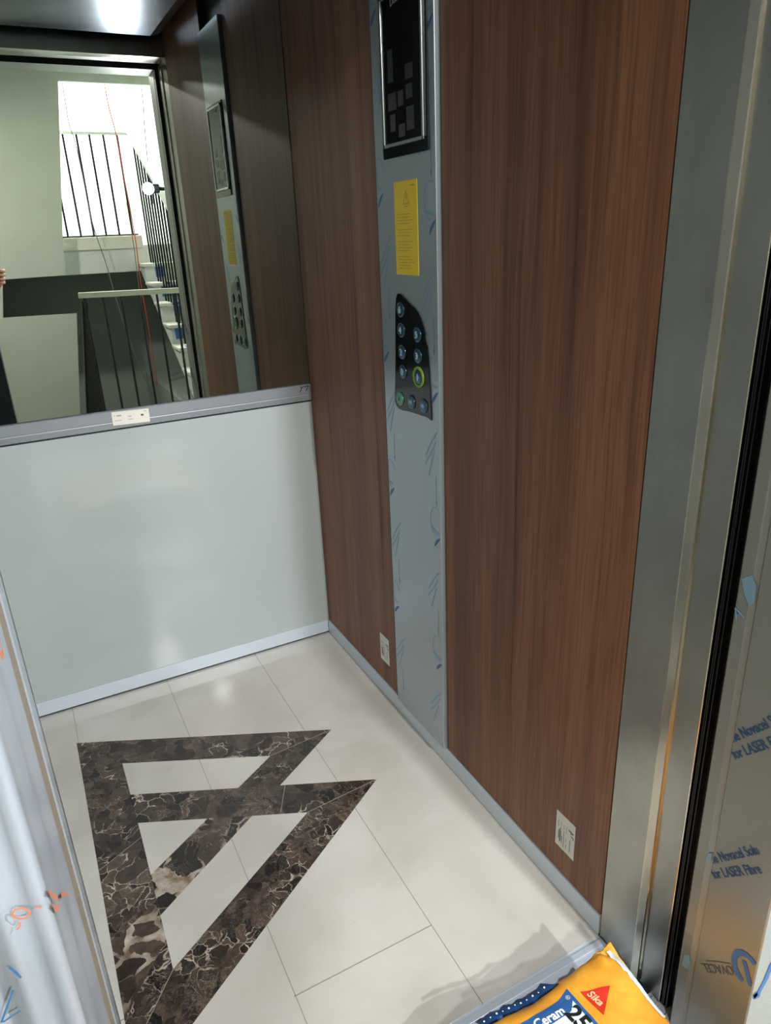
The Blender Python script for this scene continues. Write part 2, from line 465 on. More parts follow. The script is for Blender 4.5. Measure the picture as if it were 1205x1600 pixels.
# mirror and the ledge rail under it
bm = NB(); box(bm, XL + .002, -.001, 0, .006, .8625, ZT - .002, .0009)
mi = tag(obj('wall_mirror', bm, M['mirror']), 'large tinted mirror filling the upper half of the back wall', 'mirror')
bm = NB()
prism(bm, [(-.0005, .8115), (-.0068, .8135), (-.0075, .829), (-.0066, .831), (-.0075, .833), (-.0075, .8595), (-.006, .8615), (.004, .8620), (.004, .8115)], 'x', XL + .001, -.001)
lr = thing('ledge_rail', 'grey metal ledge strip running across the wall below the mirror', 'ledge', (-.55, -.004, .8115))
obj('rail', bm, M['ledge'], lr)
FB = frame((0, -.0076, 0), (1, 0, 0), (0, 0, 1))
bm = NB()
for s in ([(-.0335, .859), (-.031, .852), (-.034, .846), (-.0365, .8415)], [(-.031, .852), (-.0275, .8545), (-.025, .857)], [(-.0215, .859), (-.021, .855), (-.018, .8545), (-.0145, .857)], [(-.0145, .857), (-.0125, .860)], [(-.010, .858), (-.0115, .853), (-.0145, .848), (-.017, .8415)], [(-.010, .858), (-.0065, .8545)]):
    stroke(bm, [p[:] for p in s], .0026, FB)
obj('marker_scribble', bm, M['inkblack'], lr, label='black handwritten marker scribble')

def paper_label(name, label, FR, w, h, marks, group=None, inkname='print'):
    """paper rectangle lying in frame FR (origin at lower left)"""
    o = thing(name, label, 'label', FR.translation)
    bm = NB()
    vs = []
    for z in (0, .0004):
        vs.append([bm.verts.new(FR @ V((x, y, z))) for x, y in ((0, 0), (w, 0), (w, h), (0, h))])
    bm.faces.new(vs[0][::-1]); bm.faces.new(vs[1])
    for a in range(4): c = (a + 1) % 4; bm.faces.new([vs[0][a], vs[0][c], vs[1][c], vs[1][a]])
    obj('sheet', bm, M['paper'], o)
    for mname, rects in marks.items():
        bm = NB()
        for (x, y, ww, hh) in rects:
            q = [bm.verts.new(FR @ V((a, c, .0006))) for a, c in ((x, y), (x + ww, y), (x + ww, y + hh), (x, y + hh))]
            bm.faces.new(q)
        obj(inkname, bm, M[mname], o)
    return o

paper_label('paper_label', 'long white paper label stuck on the grey ledge strip under the mirror', frame((-.5745, -.0077, .8225), (1, 0, -.03), (0, 0, 1)), .0965, .0365,
            {'ink2': [(.006, .024, .002, .003), (.012, .024, .012, .003), (.040, .020, .010, .002), (.040, .012, .014, .0015), (.006, .012, .018, .0012), (.084, .030, .006, .002)], 'ink': [(.0745, .0185, .007, .005)]})
rows = [(.006, .050 + .0, .002, .016), (.014, .048, .0015, .018), (.022, .052, .0015, .012), (.030, .05, .0015, .016), (.0225, .008, .0022, .042), (.0295, .010, .002, .012), (.0295, .028, .002, .008), (.040, .012, .0026, .03)]
dense = [(.008, .020, .0018, .022), (.011, .014, .0024, .034), (.0148, .018, .0014, .026), (.0175, .013, .0012, .020), (.043, .052, .007, .003), (.042, .058, .003, .008), (.046, .061, .004, .004), (.036, .062, .006, .003), (.049, .048, .002, .006)]
def wall_label(y, z, label):
    return paper_label('paper_label', label, frame((-.0004, y, z), (0, -1, 0), (0, 0, 1)), .054, .086, {'ink2': rows, 'ink': dense})
wall_label(-.4005, .1195, 'small white paper label low on the wood panel in the back corner')
wall_label(-1.171, .1125, 'white printed paper label low on the wood panel beside the steel door jamb')

# ------------------------------------------------------------------ control panel
cp = thing('control_panel', 'tall steel lift control panel with display and buttons set between the wood panels', 'control panel', (0, -.638, .052))
bm = NB(); box(bm, -.010, .02, YC1, YC0, .0515, 1.92, .0012); fp = obj('faceplate', bm, M['film_steel'], cp)
FX = frame((-.0101, 0, 0), (0, -1, 0), (0, 0, 1))          # local x = -y world
def yz(y, z): return (-y, z)
bm = NB(); bs = NB()
Pz = .3305
def leafset(yc, z0, side):
    for k in range(-2, 5):
        z = z0 + Pz * k
        if not (.16 < z < 1.9): continue
        lf = [(-.012, -.016), (-.006, -.006), (.002, .002), (.012, .010)]
        pts = [(-yc + a, z + c) for a, c in lf]
        L = [(.0, .5), (.35, 1), (.7, .9), (1, .2)]
        P = [V((p[0], p[1], 0)) for p in pts]
        for a in range(len(P) - 1):
            w0, w1 = .0085 * L[a][1] * .5, .0085 * L[a + 1][1] * .5
            d = (P[a + 1] - P[a]).normalized(); n = V((-d.y, d.x, 0))
            q = [P[a] - n * w0, P[a + 1] - n * w1, P[a + 1] + n * w1, P[a] + n * w0]
            bm.faces.new([bm.verts.new(FX @ V((*p.xy, .0002))) for p in q])
        # soft curl above the leaf
        arc = [(-yc - .006 + .024 * math.cos(math.radians(t)), z + .045 + .034 * math.sin(math.radians(t))) for t in range(20, 290, 18)]
        arc = [p for p in arc if -YC0 + .003 < p[0] < -YC1 - .003]
        if len(arc) > 2: stroke(bs, arc, .0026, FX, .00015)
        fl = [(p[0], p[1]) for p in ((-yc - .028, z + .028), (-yc - .012, z + .023), (-yc + .006, z + .018))]
        if fl[0][0] > -YC0 + .003: stroke(bs, fl, .006, FX, .00016)
        else: stroke(bs, fl[1:], .006, FX, .00016)
def hatchset(yc, z0):
    for k in range(-2, 5):
        z = z0 + Pz * k
        if not (.12 < z < 1.86): continue
        for o_, a, c in ((0, -.030, .018), (.022, -.026, .024), (-.022, -.014, .012)):
            p = [(-yc + a, z - .036 + o_), (-yc, z + o_), (-yc + c, z + .026 + o_)]
            p = [(min(max(q[0], -YC0 + .004), -YC1 - .004), q[1]) for q in p]
            stroke(bs, p, .0046, FX, .00015)
def arrowset(y, z0, ln):
    for k in range(-2, 5):
        z = z0 + Pz * k
        if not (.10 < z < 1.80): continue
        stroke(bm, [(-y, z + ln), (-y, z + ln * .5), (-y, z)], .0011, FX, .0002)
        stroke(bm, [(-y, z + .010), (-y, z + .004), (-y, z - .002)], .0042, FX, .00022, True)
leafset(-.7455, .292, 1); leafset(-.533, .350, -1)
hatchset(-.727, .498); hatchset(-.548, .56)
arrowset(-.7435, .378, .069); arrowset(-.5535, .435, .066)
obj('film_print', bm, M['blueprint'], fp, label='blue arrows and leaf marks printed on the film')
obj('film_print', bs, M['blueprint_soft'], fp, label='pale blue curls and hatching printed on the film')

# display
bm = NB(); box(bm, -.0135, -.009, -.7395, -.5585, 1.414, 1.697, .0015); dp = obj('display', bm, M['blackplastic'], cp)
bm = NB()
oy0, oy1, oz0, oz1 = -.729, -.568, 1.4335, 1.690; w = .0065
for a in ((oy0, oy1, oz0, oz0 + w), (oy0, oy1, oz1 - w, oz1), (oy0, oy0 + w, oz0, oz1), (oy1 - w, oy1, oz0, oz1)):
    box(bm, -.0175, -.013, a[0], a[1], a[2], a[3], .001)
obj('bezel', bm, M['silver'], dp)
bm = NB(); box(bm, -.0150, -.013, oy0 + w, oy1 - w, oz0 + w, oz1 - w); gl = obj('screen', bm, M['blackplastic'], dp)
FS = frame((-.0151, 0, 0), (0, -1, 0), (0, 0, 1))
bm = NB(); textbm('Doni', .017, frame((-.0152, -.612, 1.667), (0, -1, .12), (0, 0, 1)), bm); obj('lettering', bm, M['ink2'], gl)
bm = NB()
for (a, c, ww, hh) in ((.592, 1.497, .034, .030), (.632, 1.500, .022, .026), (.663, 1.508, .026, .024), (.598, 1.46, .022, .03), (.664, 1.455, .030, .040), (.632, 1.447, .026, .022), (.594, 1.545, .022, .055), (.662, 1.54, .03, .025)):
    stroke(bm, [(a, c + hh / 2), (a + ww, c + hh / 2)], hh, FS)
obj('circuit_board', bm, mat('dim_circuit_board', srgb(24, 28, 28), .3), gl, label='dim grey circuit board showing through the dark screen')

# yellow sticker
bm = NB(); box(bm, -.0106, -.0098, -.6893, -.595, 1.1905, 1.3695); ys = obj('warning_sticker', bm, M['yellow'], cp, label='bright yellow paper notice')
FY = frame((-.0107, 0, 0), (0, -1, 0), (0, 0, 1))
bm = NB()
tri = [(.633, 1.327), (.657, 1.327), (.645, 1.352), (.633, 1.327)]
for a in range(3): stroke(bm, [tri[a], tri[a + 1]], .0016, FY)
stroke(bm, [(.645, 1.333), (.645, 1.344)], .0018, FY); stroke(bm, [(.640, 1.322), (.651, 1.322)], .002, FY)
stroke(bm, [(.664, 1.360), (.680, 1.360)], .003, FY)
for k in range(19):
    z = 1.308 - k * .0058
    if k in (4, 8, 13): continue
    stroke(bm, [(.606, z), (.606 + random.uniform(.05, .072), z)], .0011, FY)
obj('print', bm, M['yellow_ink'], ys)

# keypad
ko = [(-.601, 1.152), (-.611, 1.151), (-.622, 1.146), (-.638, 1.139), (-.654, 1.132), (-.669, 1.1265), (-.682, 1.119), (-.694, 1.107), (-.704, 1.092), (-.713, 1.075), (-.719, 1.055), (-.723, 1.03), (-.727, .976), (-.732, .905), (-.731, .8985),
      (-.711, .9025), (-.689, .9015), (-.66, .9005), (-.632, .8995), (-.605, .8965), (-.587, .897), (-.576, .9015), (-.570, .910), (-.569, .925), (-.573, .955), (-.579, 1.01), (-.583, 1.07), (-.586, 1.115), (-.590, 1.138), (-.595, 1.148)]
bm = NB(); prism(bm, ko, 'x', -.0095, -.0125); kp = obj('keypad', bm, M['blackplastic'], cp)
btn = [(-.612, 1.119, '6', 0), (-.612, 1.076, '4', 0), (-.682, 1.073, '5', 0), (-.613, 1.029, '2', 0), (-.682, 1.029, '3', 0), (-.615, .986, '0', 0), (-.683, .984, '1', 1), (-.596, .922, 'bell', 2), (-.649, .924, 'shut', 0), (-.702, .925, 'open', 0)]
for y, z, s, kind in btn:
    bm = NB(); disc(bm, (-.0122, y, z), .0158, .0032, dome=.0008)
    bo = obj('button', bm, M['btn_green'] if kind == 2 else M['btn'], kp, True)
    bm = NB(); disc(bm, (-.0150, y, z), .0112, .0006, dome=.0007)
    obj('film_patch', bm, M['btn_green'] if kind == 2 else M['btn_blue'], bo, True)
    bm = NB()
    if len(s) == 1:
        textbm(s, .021, frame((-.0168, y + .0058, z - .0073), (0, -1, 0), (0, 0, 1)), bm, bold=.0003)
    else:
        FQ = frame((-.0166, y, z), (0, -1, 0), (0, 0, 1))
        if s == 'bell':
            prism_pts = [(-.005, -.004), (.005, -.004), (.0035, -.001), (.003, .003), (0, .0055), (-.003, .003), (-.0035, -.001)]
            bm.faces.new([bm.verts.new(FQ @ V((*p, 0))) for p in prism_pts])
        else:
            d = 1 if s == 'open' else -1
            for sg in (-1, 1):
                tip = sg * (.0065 if d == 1 else .0012); bs_ = sg * (.0012 if d == 1 else .0065)
                f = [bm.verts.new(FQ @ V(p)) for p in ((tip, 0, 0), (bs_, .004, 0), (bs_, -.004, 0))]
                bm.faces.new(f)
    obj('symbol', bm, M['symbol_dark'] if kind == 2 else M['symbol'], bo)
    if kind == 1:
        bm = NB(); ringbm(bm, (-.0122, y, z), .0165, .0228, .0042); obj('button_ring', bm, M['green'], kp, True, label='green ring round the main floor button')

# ------------------------------------------------------------------ car door jamb (steel) and landing frame (film covered)
bm = NB()
box(bm, 0, .03, -1.3895, YE - .003, 0, ZD)
d1 = struct('door_1', bm, M['steel'])
bm = NB(); box(bm, .004, .03, YE - .003, YE, 0, ZD); obj('shadow_gap', bm, M['black'], d1)
bm = NB(); prism(bm, [(-1.3895, .02), (-1.3895, -.003), (-1.391, -.0045), (-1.4065, -.0035), (-1.408, -.001), (-1.408, .02)], 'z', 0, ZD)
# prism on z takes (x,y): rebuild with swapped order
bm.free(); bm = NB()
prism(bm, [(.02, -1.3895), (-.0035, -1.3895), (-.0048, -1.3905), (-.0050, -1.3925), (-.0042, -1.4055), (-.0035, -1.4075), (.001, -1.4085), (.02, -1.4085)], 'z', 0, ZD)
obj('edge_lip', bm, M['steel_bright'], d1, label='bright polished steel lip')
bm = NB(); box(bm, .001, .03, -1.4525, -1.4085, 0, ZD); obj('inner_panel', bm, M['steel'], d1)
bm = NB(); prism(bm, [(.03, -1.4525), (-.001, -1.4525), (-.0015, -1.4535), (-.001, -1.4545), (.03, -1.4545)], 'z', 0, ZD); obj('edge_lip', bm, M['steel_bright'], d1)
bm = NB(); box(bm, -.90, 0, -1.42, YE - .003, ZD, ZT); box(bm, 0, .03, -1.42, YE - .003, ZD, ZT); obj('head_panel', bm, M['steel'], d1)
bm = NB(); box(bm, -.90, XD, -1.386, -1.345, 0, ZD); obj('jamb_post', bm, M['film_white'], d1, label='car jamb in white plastic film')
bm = NB(); box(bm, -.9, .06, -1.4865, -1.42, ZD + .012, ZT); box(bm, -.9, .06, -1.4869, -1.4860, ZD - .0095, ZT); box(bm, -.9, -.829, -1.446, -1.386, 0, ZD + .012); tr = struct('trim_1', bm, M['black'])  # thin black sheet paints shade on the unlit step of the head
bm = NB()
box(bm, .014, .06, -1.486, -1.4545, 0, ZD + .012)
for y in (-1.4575, -1.4605, -1.4665): box(bm, .002, .02, y - .0008, y + .0008, 0, ZD + .012)
obj('rubber_seal', bm, M['rubber'], tr)
bm = NB(); box(bm, -.830, -.8216, -1.4475, -1.386, 0, ZD); obj('seam_liner', bm, mat('brown_grey_seam', srgb(128, 118, 104), .6), tr)

# landing frame
bm = NB()
prism(bm, [(.06, -1.4865), (-.0095, -1.4865), (-.0112, -1.489), (-.0118, -1.505), (-.0098, -1.5145), (-.0116, -1.516), (-.0126, YJ + .002), (-.0110, YJ), (.13, YJ), (.13, -1.4865)], 'z', 0, ZD)
bm2 = NB()
d2 = thing('door_2', 'film covered steel frame of the landing door', 'door frame', (0, -1.55, 0)); d2['kind'] = 'structure'
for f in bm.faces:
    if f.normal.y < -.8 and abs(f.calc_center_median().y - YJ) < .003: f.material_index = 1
    if f.normal.y > .8: f.material_index = 2  # cabin-facing step painted black for the shade on it
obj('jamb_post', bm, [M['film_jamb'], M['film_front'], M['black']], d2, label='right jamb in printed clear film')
# left post : wrapped in white film with vertical folds
bm = NB()
prof = []
base = [(-.829, -1.4475), (-.8212, -1.4485), (-.8194, -1.456), (-.8192, -1.466), (-.8214, -1.478), (-.8226, -1.505), (-.8206, -1.530), (-.8192, -1.548), (-.8216, -1.565), (-.8224, -1.590), (-.8198, -1.603), (-.8204, -1.612), (-.8250, -1.6165), (-.8300, -1.6125), (-.8370, -1.6105), (-.8430, -1.6160), (-.8470, -1.6180), (-.8530, -1.6120), (-.8620, -1.6105), (-.8690, -1.6175), (-.8780, -1.6120), (-.95, -1.612), (-.95, -1.4475)]
nz = 24
rings = []
for kz in range(nz + 1):
    z = ZD * kz / nz
    rings.append([bm.verts.new((x + .0014 * (noise.noise(V((i_ * .9, z * 2.2, 3))) if 4 < i_ < 19 else 0), y + .002 * (noise.noise(V((i_ * .7, z * 1.7, 9))) if 11 < i_ < 20 else 0), z)) for i_, (x, y) in enumerate(base)])
for kz in range(nz):
    for i_ in range(len(base)):
        j = (i_ + 1) % len(base)
        bm.faces.new([rings[kz][i_], rings[kz][j], rings[kz + 1][j], rings[kz + 1][i_]])
bm.faces.new(rings[0][::-1]); bm.faces.new(rings[-1]); bmesh.ops.recalc_face_normals(bm, faces=bm.faces)
lp = obj('jamb_post', bm, M['film_white'], d2, True, label='left jamb wrapped in white film')
bm = NB(); prism(bm, [(-1.487, ZD - .0095), (YJ, ZD - .0115), (YJ, ZD + .13), (-1.487, ZD + .13)], 'x', -.95, .13); obj('head_post', bm, M['film_jamb'], d2)
jr = [o for o in d2.children if o.name.startswith('jamb_post')][0]

# print on the right jamb film, running diagonally
def jx(y):   # film surface x at this y
    return -.0116 - (.0010 * ((-1.516 - y) / .09))
nrm = V((-1, -.0876, 0)).normalized(); tang = V((.0876, -1, 0)).normalized()   # tang points along -y
tang = V((-.011, -.99994, 0))
def jf(y, z, ang):
    o = V((jx(y), y, z)) + V((-.99994, .011, 0)) * .0006
    a = math.radians(ang)
    X = tang * math.cos(a) + V((0, 0, 1)) * math.sin(a); Y = -tang * math.sin(a) + V((0, 0, 1)) * math.cos(a)
    return frame(o, X, Y)
def clipx(bm, ymin, ymax):
    for co, no in (((0, ymin, 0), (0, -1, 0)), ((0, ymax, 0), (0, 1, 0))):
        bmesh.ops.bisect_plane(bm, geom=bm.verts[:] + bm.edges[:] + bm.faces[:], plane_co=co, plane_no=no, clear_outer=True)
    return bm
bm = NB()
for z in (.392, .612, .832):
    yo = .022 if z > .7 else 0
    textbm('ne Novacel Solu', .0195, jf(-1.5165 - yo, z + yo, 51), bm, sx=.80, bold=.0002)
    textbm('for LASER Fibre', .0195, jf(-1.5225 - yo, z - .024 + yo, 49), bm, sx=.80, bold=.0002)
clipx(bm, YJ + .003, -1.516)
obj('film_print', bm, M['navy'], jr, label='blue film print reading Novacel for LASER')
bm = NB()
textbm('NOVACEL', .0190, jf(-1.5805, .252, 47 + 180), bm, sx=.95)
stroke(bm, [(0, 0), (.03, .001), (.055, 0)], .0012, jf(-1.532, .206, 46))
clipx(bm, YJ + .003, -1.516); obj('film_print', bm, M['greyprint'], jr, label='grey upside-down NOVACEL print')
bm = NB()
FL = jf(-1.594, .262, 0)
c0 = [(.0 + .020 * math.cos(math.radians(t)), .0 + .026 * math.sin(math.radians(t))) for t in range(60, 270, 12)]
stroke(bm, c0, .009, FL)
stroke(bm, [(-.006, .012), (.002, -.004), (.010, -.022)], .007, FL)
clipx(bm, YJ + .002, -1.516)
# swirl carried round the corner to the front face
FF = frame((0, YJ - .0006, 0), (1, 0, 0), (0, 0, 1))
stroke(bm, [(-.008, .218), (.004, .222), (.014, .240), (.021, .268), (.032, .276)], .011, FF)
stroke(bm, [(-.006, .226), (-.001, .214), (.008, .212)], .008, FF)
obj('film_print', bm, M['blue'], jr, label='bright blue swirl logo at the corner')
bm = NB()
FP = frame((-.0123, 0, 0), (0, -1, 0), (0, 0, 1))
bm.faces.new([bm.verts.new(FP @ V((*p, .0002))) for p in ((1.491, .849), (1.497, .832), (1.506, .817), (1.513, .826), (1.512, .848), (1.504, .860))])
textbm('A', .022, FP @ frame((1.492, .790, .0002), (1, .8, 0), (-.8, 1, 0)), bm)
bm.faces.new([bm.verts.new(FP @ V((*p, .0002))) for p in ((1.504, .387), (1.513, .394), (1.513, .409), (1.507, .404))])
bm.faces.new([bm.verts.new(FP @ V((*p, .0002))) for p in ((1.493, .150), (1.503, .153), (1.508, .172), (1.503, .186), (1.495, .176))])
obj('film_print', bm, M['blueprint_soft'], jr, label='faded blue print on the folded film edge')

# orange marker and blue print on the left post
bm = NB()
FR_ = frame((-.8187, 0, 0), (0, -1, 0), (0, 0, 1))   # facing... reveal (drawn facing +x)
FR_ = Matrix.Identity(4); 
def rv(y, z): return V((-.8184, y, z))
def strip3(bm, pts, w, nrm_):
    P = [V(p) for p in pts]; n = len(P); L = []; R = []
    for i_ in range(n):
        d = (P[min(i_ + 1, n - 1)] - P[max(i_ - 1, 0)]).normalized(); q = d.cross(V(nrm_)).normalized() * w / 2
        L.append(bm.verts.new(P[i_] + q)); R.append(bm.verts.new(P[i_] - q))
    for i_ in range(n - 1): bm.faces.new([L[i_], L[i_ + 1], R[i_ + 1], R[i_]])
GX = (1, 0, 0); GY = (0, -1, 0)
strip3(bm, [(-.8183, -1.5602, .8451), (-.8183, -1.5434, .8294), (-.8183, -1.5224, .8087), (-.8183, -1.5146, .7962)], .0026, GX)
strip3(bm, [(-.8181, -1.614, .905), (-.8183, -1.6018, .8881), (-.8183, -1.5833, .8667), (-.8183, -1.5836, .860), (-.8183, -1.6049, .8790), (-.8183, -1.613, .892)], .0034, GX)
strip3(bm, [(-.8274, -1.6192, .9002), (-.8254, -1.6192, .9012), (-.8245, -1.6192, .8991), (-.8229, -1.6192, .9008)], .0011, GY)
strip3(bm, [(-.8303, -1.6192, .8985), (-.8309, -1.6192, .8973), (-.8321, -1.6192, .8966), (-.8337, -1.6192, .8966), (-.8354, -1.6192, .8973), (-.837, -1.6192, .8986), (-.8382, -1.6192, .9003), (-.8389, -1.6192, .9021), (-.8389, -1.6192, .9037), (-.8382, -1.6192, .905), (-.8371, -1.6192, .9057), (-.8355, -1.6192, .9056), (-.8338, -1.6192, .9049), (-.8322, -1.6192, .9037), (-.831, -1.6192, .902), (-.8303, -1.6192, .9002), (-.8303, -1.6192, .8985)], .0013, GY)
strip3(bm, [(-.8366, -1.6192, .8951), (-.8372, -1.6192, .892), (-.8392, -1.6192, .8905)], .0012, GY)
strip3(bm, [(-.8183, -1.5032, 1.0254), (-.8183, -1.5008, 1.0156), (-.8183, -1.5165, 1.0201), (-.8183, -1.5269, 1.0315)], .006, GX)
obj('marker_scribble', bm, M['marker_orange'], lp, label='orange handwritten marker scribble')
bm = NB()
for s in ([(-.8507, .8449), (-.856, .8351), (-.8622, .823)], [(-.8612, .8228), (-.8561, .8244), (-.8507, .8258)], [(-.8489, .8637), (-.8468, .8583), (-.8449, .8518)]):
    strip3(bm, [(p[0], -1.6192, p[1]) for p in s], .0014, (0, -1, 0))
obj('film_print', bm, M['blueprint'], lp)

# sills
bm = NB()
box(bm, -.86, 0, -1.398, YE, -.03, -.003)
for y in (-1.318, -1.345, -1.372): box(bm, -.86, -.001, y - .006, y + .006, -.003, 0.0, .001)
struct('trim_2', bm, M['alu'])
bm = NB()
box(bm, -.95, .13, -1.545, -1.432, -.03, -.003)
for y in (-1.447, -1.48, -1.513, -1.535): box(bm, -.9, .0, y - .007, y + .007, -.003, 0.0, .001)
struct('trim_3', bm, M['alu'])

# ------------------------------------------------------------------ stair hall (seen in the mirror)
bm = NB(); box(bm, -3, 1.7, -3.0, -1.545, -.15, 0); struct('floor_landing', bm, M['hallfloor'])
bm = NB(); box(bm, .418, 1.7, -7.2, -3.0, -1.3, 0); struct('wall_plinth', bm, M['hallshade'])  # block darkened in colour so its side reads as shade
bm = NB(); box(bm, -3, .40, -6.95, -3.0, -1.35, -1.3); box(bm, -3, .4, -3.0, -2.95, -1.3, -.15); struct('floor_lower', bm, M['hallshade'])
bm = NB(); box(bm, -3, -.95, YJ, -1.45, 0, 3.5); box(bm, .13, 1.7, YJ, -1.45, 0, 3.5); box(bm, -.95, .13, YJ, -1.45, ZD + .13, 3.5); struct('wall_landing', bm, M['hallwall'])
bm = NB()
prism(bm, [(-3, -1.3), (-.527, -1.3), (-.326, 0), (-.214, .723), (-.796, .735), (-.735, 1.041), (-.246, 1.047), (-.209, 1.344), (-.017, 2.514), (1.7, 2.514), (1.7, 3.5), (-3, 3.5)], 'y', -5.0, -5.04)
struct('wall_stairwell', bm, M['hallwall'])
bm = NB(); box(bm, -3, 1.7, -6.95, -6.6, 1.262, 3.5); struct('wall_upper', bm, M['hallwhite'])
bm = NB(); box(bm, -3, 1.7, -6.95, -5.9, -1.3, 1.04); struct('wall_under', bm, M['hallshade'])
bm = NB(); box(bm, 1.5, 1.7, -6.6, YJ, 0, 3.5); struct('wall_east', bm, M['hallwhite'])
bm = NB(); box(bm, -3.05, -3, -6.9, YJ, 0, 3.5); struct('wall_west', bm, M['hallwall'])
bm = NB(); box(bm, -3, 1.7, -6.9, -5.0, 3.5, 3.55); box(bm, -3, 1.7, -5.0, YJ, 2.60, 2.66); struct('ceiling_landing', bm, M['hallwhite'])
bm = NB(); box(bm, -3, 1.5, -6.95, -5.16, 1.04, 1.262)
su = struct('floor_upper', bm, M['stone2'])
bm = NB(); box(bm, -3, .47, -5.26, -5.145, 1.237, 1.345, .006); obj('kerb', bm, M['stone'], su)

# staircase
st = thing('staircase', 'cream stone staircase rising from the landing to the half landing, taped treads', 'stairs', (.95, -3.3, 0))
ny = [-4.92 + .264 * k for k in range(-1, 8)]; nzz = [1.107 - .155 * k for k in range(-1, 8)]
pts = [(-5.30, 1.262)]
for k in range(0, 8):
    pts += [(ny[k], nzz[k] - .012), (ny[k], nzz[k + 1] - .03 if k < 8 else 0)]
pts = [(-5.16, 1.03), (-5.16, 1.10)]
for k in range(1, 8):
    pts += [(ny[k] - .264 + .03, nzz[k] - .03), (ny[k] - .03, nzz[k] - .03)]
    nx = nzz[k + 1] - .03 if k < 8 and nzz[min(k + 1, 8)] > .03 else 0
    pts += [(ny[k] - .03, max(nx, 0))]
cl_ = []
for p in pts:
    if not cl_ or (abs(p[0] - cl_[-1][0]) + abs(p[1] - cl_[-1][1])) > 1e-4: cl_.append(p)
cl_ = [(a_, max(c_, .002)) for a_, c_ in cl_] + [(-3.452, .002)]
bm = NB(); prism(bm, cl_, 'x', .415, 1.48); obj('stringer', bm, M['stone2'], st)
tapes = {2: (.52, .56), 3: (.50, .60), 4: (.53, .58), 5: (.46, .60)}
for k in range(1, 8):
    bm = NB(); box(bm, .395, 1.48, ny[k] - .262, ny[k] + .0, nzz[k] - .030, nzz[k], .008)
    tr_ = obj('tread', bm, M['stone'], st)
    if k in tapes:
        a, c = tapes[k]
        bm = NB(); box(bm, a, c, ny[k] - .10, ny[k] + .0012, nzz[k] - .02, nzz[k] + .0012)
        box(bm, a - .015, c + .02, ny[k] - .264 - .03, ny[k] - .2605 - .03 + .0045, nzz[k] + .035, nzz[k] + .12)
        obj('tape', bm, M['tape'], tr_, label='strip of blue masking tape')

def railing(name, label, loc, posts, hand, r=.007, hr=(.02, .014), flat_hand=False, matb='iron', math_='railwood'):
    g = thing(name, label, 'railing', loc, None)
    for a, c in posts:
        bm = NB(); d = r
        a = V(a); c = V(c)
        vs = [[bm.verts.new(p + V((sx * d, sy * d, 0))) for sx, sy in ((-1, -1), (1, -1), (1, 1), (-1, 1))] for p in (a, c)]
        bm.faces.new(vs[0][::-1]); bm.faces.new(vs[1])
        for i_ in range(4): j = (i_ + 1) % 4; bm.faces.new([vs[0][i_], vs[0][j], vs[1][j], vs[1][i_]])
        obj('baluster', bm, M[matb], g)
    for hname, (p, q), w, h, mm in hand:
        bm = NB(); p = V(p); q = V(q); d = (q - p).normalized(); s = d.cross(V((0, 0, 1))).normalized() * w / 2; u = s.cross(d).normalized() * h / 2
        vs = [[bm.verts.new(e + a * s + c * u) for a, c in ((-1, -1), (1, -1), (1, 1), (-1, 1))] for e in (p, q)]
        bm.faces.new(vs[0][::-1]); bm.faces.new(vs[1])
        for i_ in range(4): j = (i_ + 1) % 4; bm.faces.new([vs[0][i_], vs[0][j], vs[1][j], vs[1][i_]])
        bmesh.ops.recalc_face_normals(bm, faces=bm.faces)
        obj(hname, bm, M[mm], g)
    return g
# landing guard rail
lx = [-.318, -.208, -.099, .012, .124, .238, .35]
railing('guard_railing', 'waist-high landing railing with cream flat handrail and black iron balusters', (.02, -2.95, 0),
        [((x, -2.95, 0), (x, -2.95, .975)) for x in lx],
        [('handrail', ((-.345, -2.95, .990), (.40, -2.95, .976)), .045, .032, 'railwood'), ('bottom_rail', ((-.33, -2.95, .08), (.36, -2.95, .08)), .014, .02, 'iron')], r=.0065)
rt_ = [(-3.06 - .125 * k) for k in range(15)]
railing('stair_railing', 'black railing descending into the dark stairwell below the landing handrail', (-.318, -3.9, 0),
        [((-.318, y, max(-1.28, .0 - .68 * (-2.95 - y) - .02)), (-.318, y, .93 - .68 * (-2.95 - y))) for y in rt_],
        [('handrail', ((-.318, -2.975, .94), (-.318, -4.92, -.385)), .035, .025, 'iron')], r=.0065)
ux = [-.148, -.04, .068, .172, .285, .40]
railing('guard_railing', 'black balusters with white handrail along the edge of the bright half landing', (.12, -5.2, 1.345),
        [((x, -5.2, 1.345), (x, -5.2, 2.16)) for x in ux],
        [('handrail', ((-.30, -5.2, 2.167), (.50, -5.2, 2.167)), .04, .022, 'hallwhite'), ('bottom_rail', ((-.2, -5.2, 1.352), (.45, -5.2, 1.352)), .014, .014, 'iron')], r=.008)
ps = []
for j in range(16):
    y = -5.06 + j * .132 * .82
    hz = 2.165 - .543 * (y + 5.15)
    k = min(range(1, 8), key=lambda q: abs((ny[q] - .131) - y))
    ps.append(((.50, y, nzz[k]), (.50, y, hz)))
railing('stair_railing', 'sloping stair railing with close black balusters climbing beside the stone treads', (.5, -4.2, .6), ps,
        [('handrail', ((.50, -5.18, 2.17), (.50, -3.30, 1.16)), .04, .03, 'hallwhite')], r=.007)

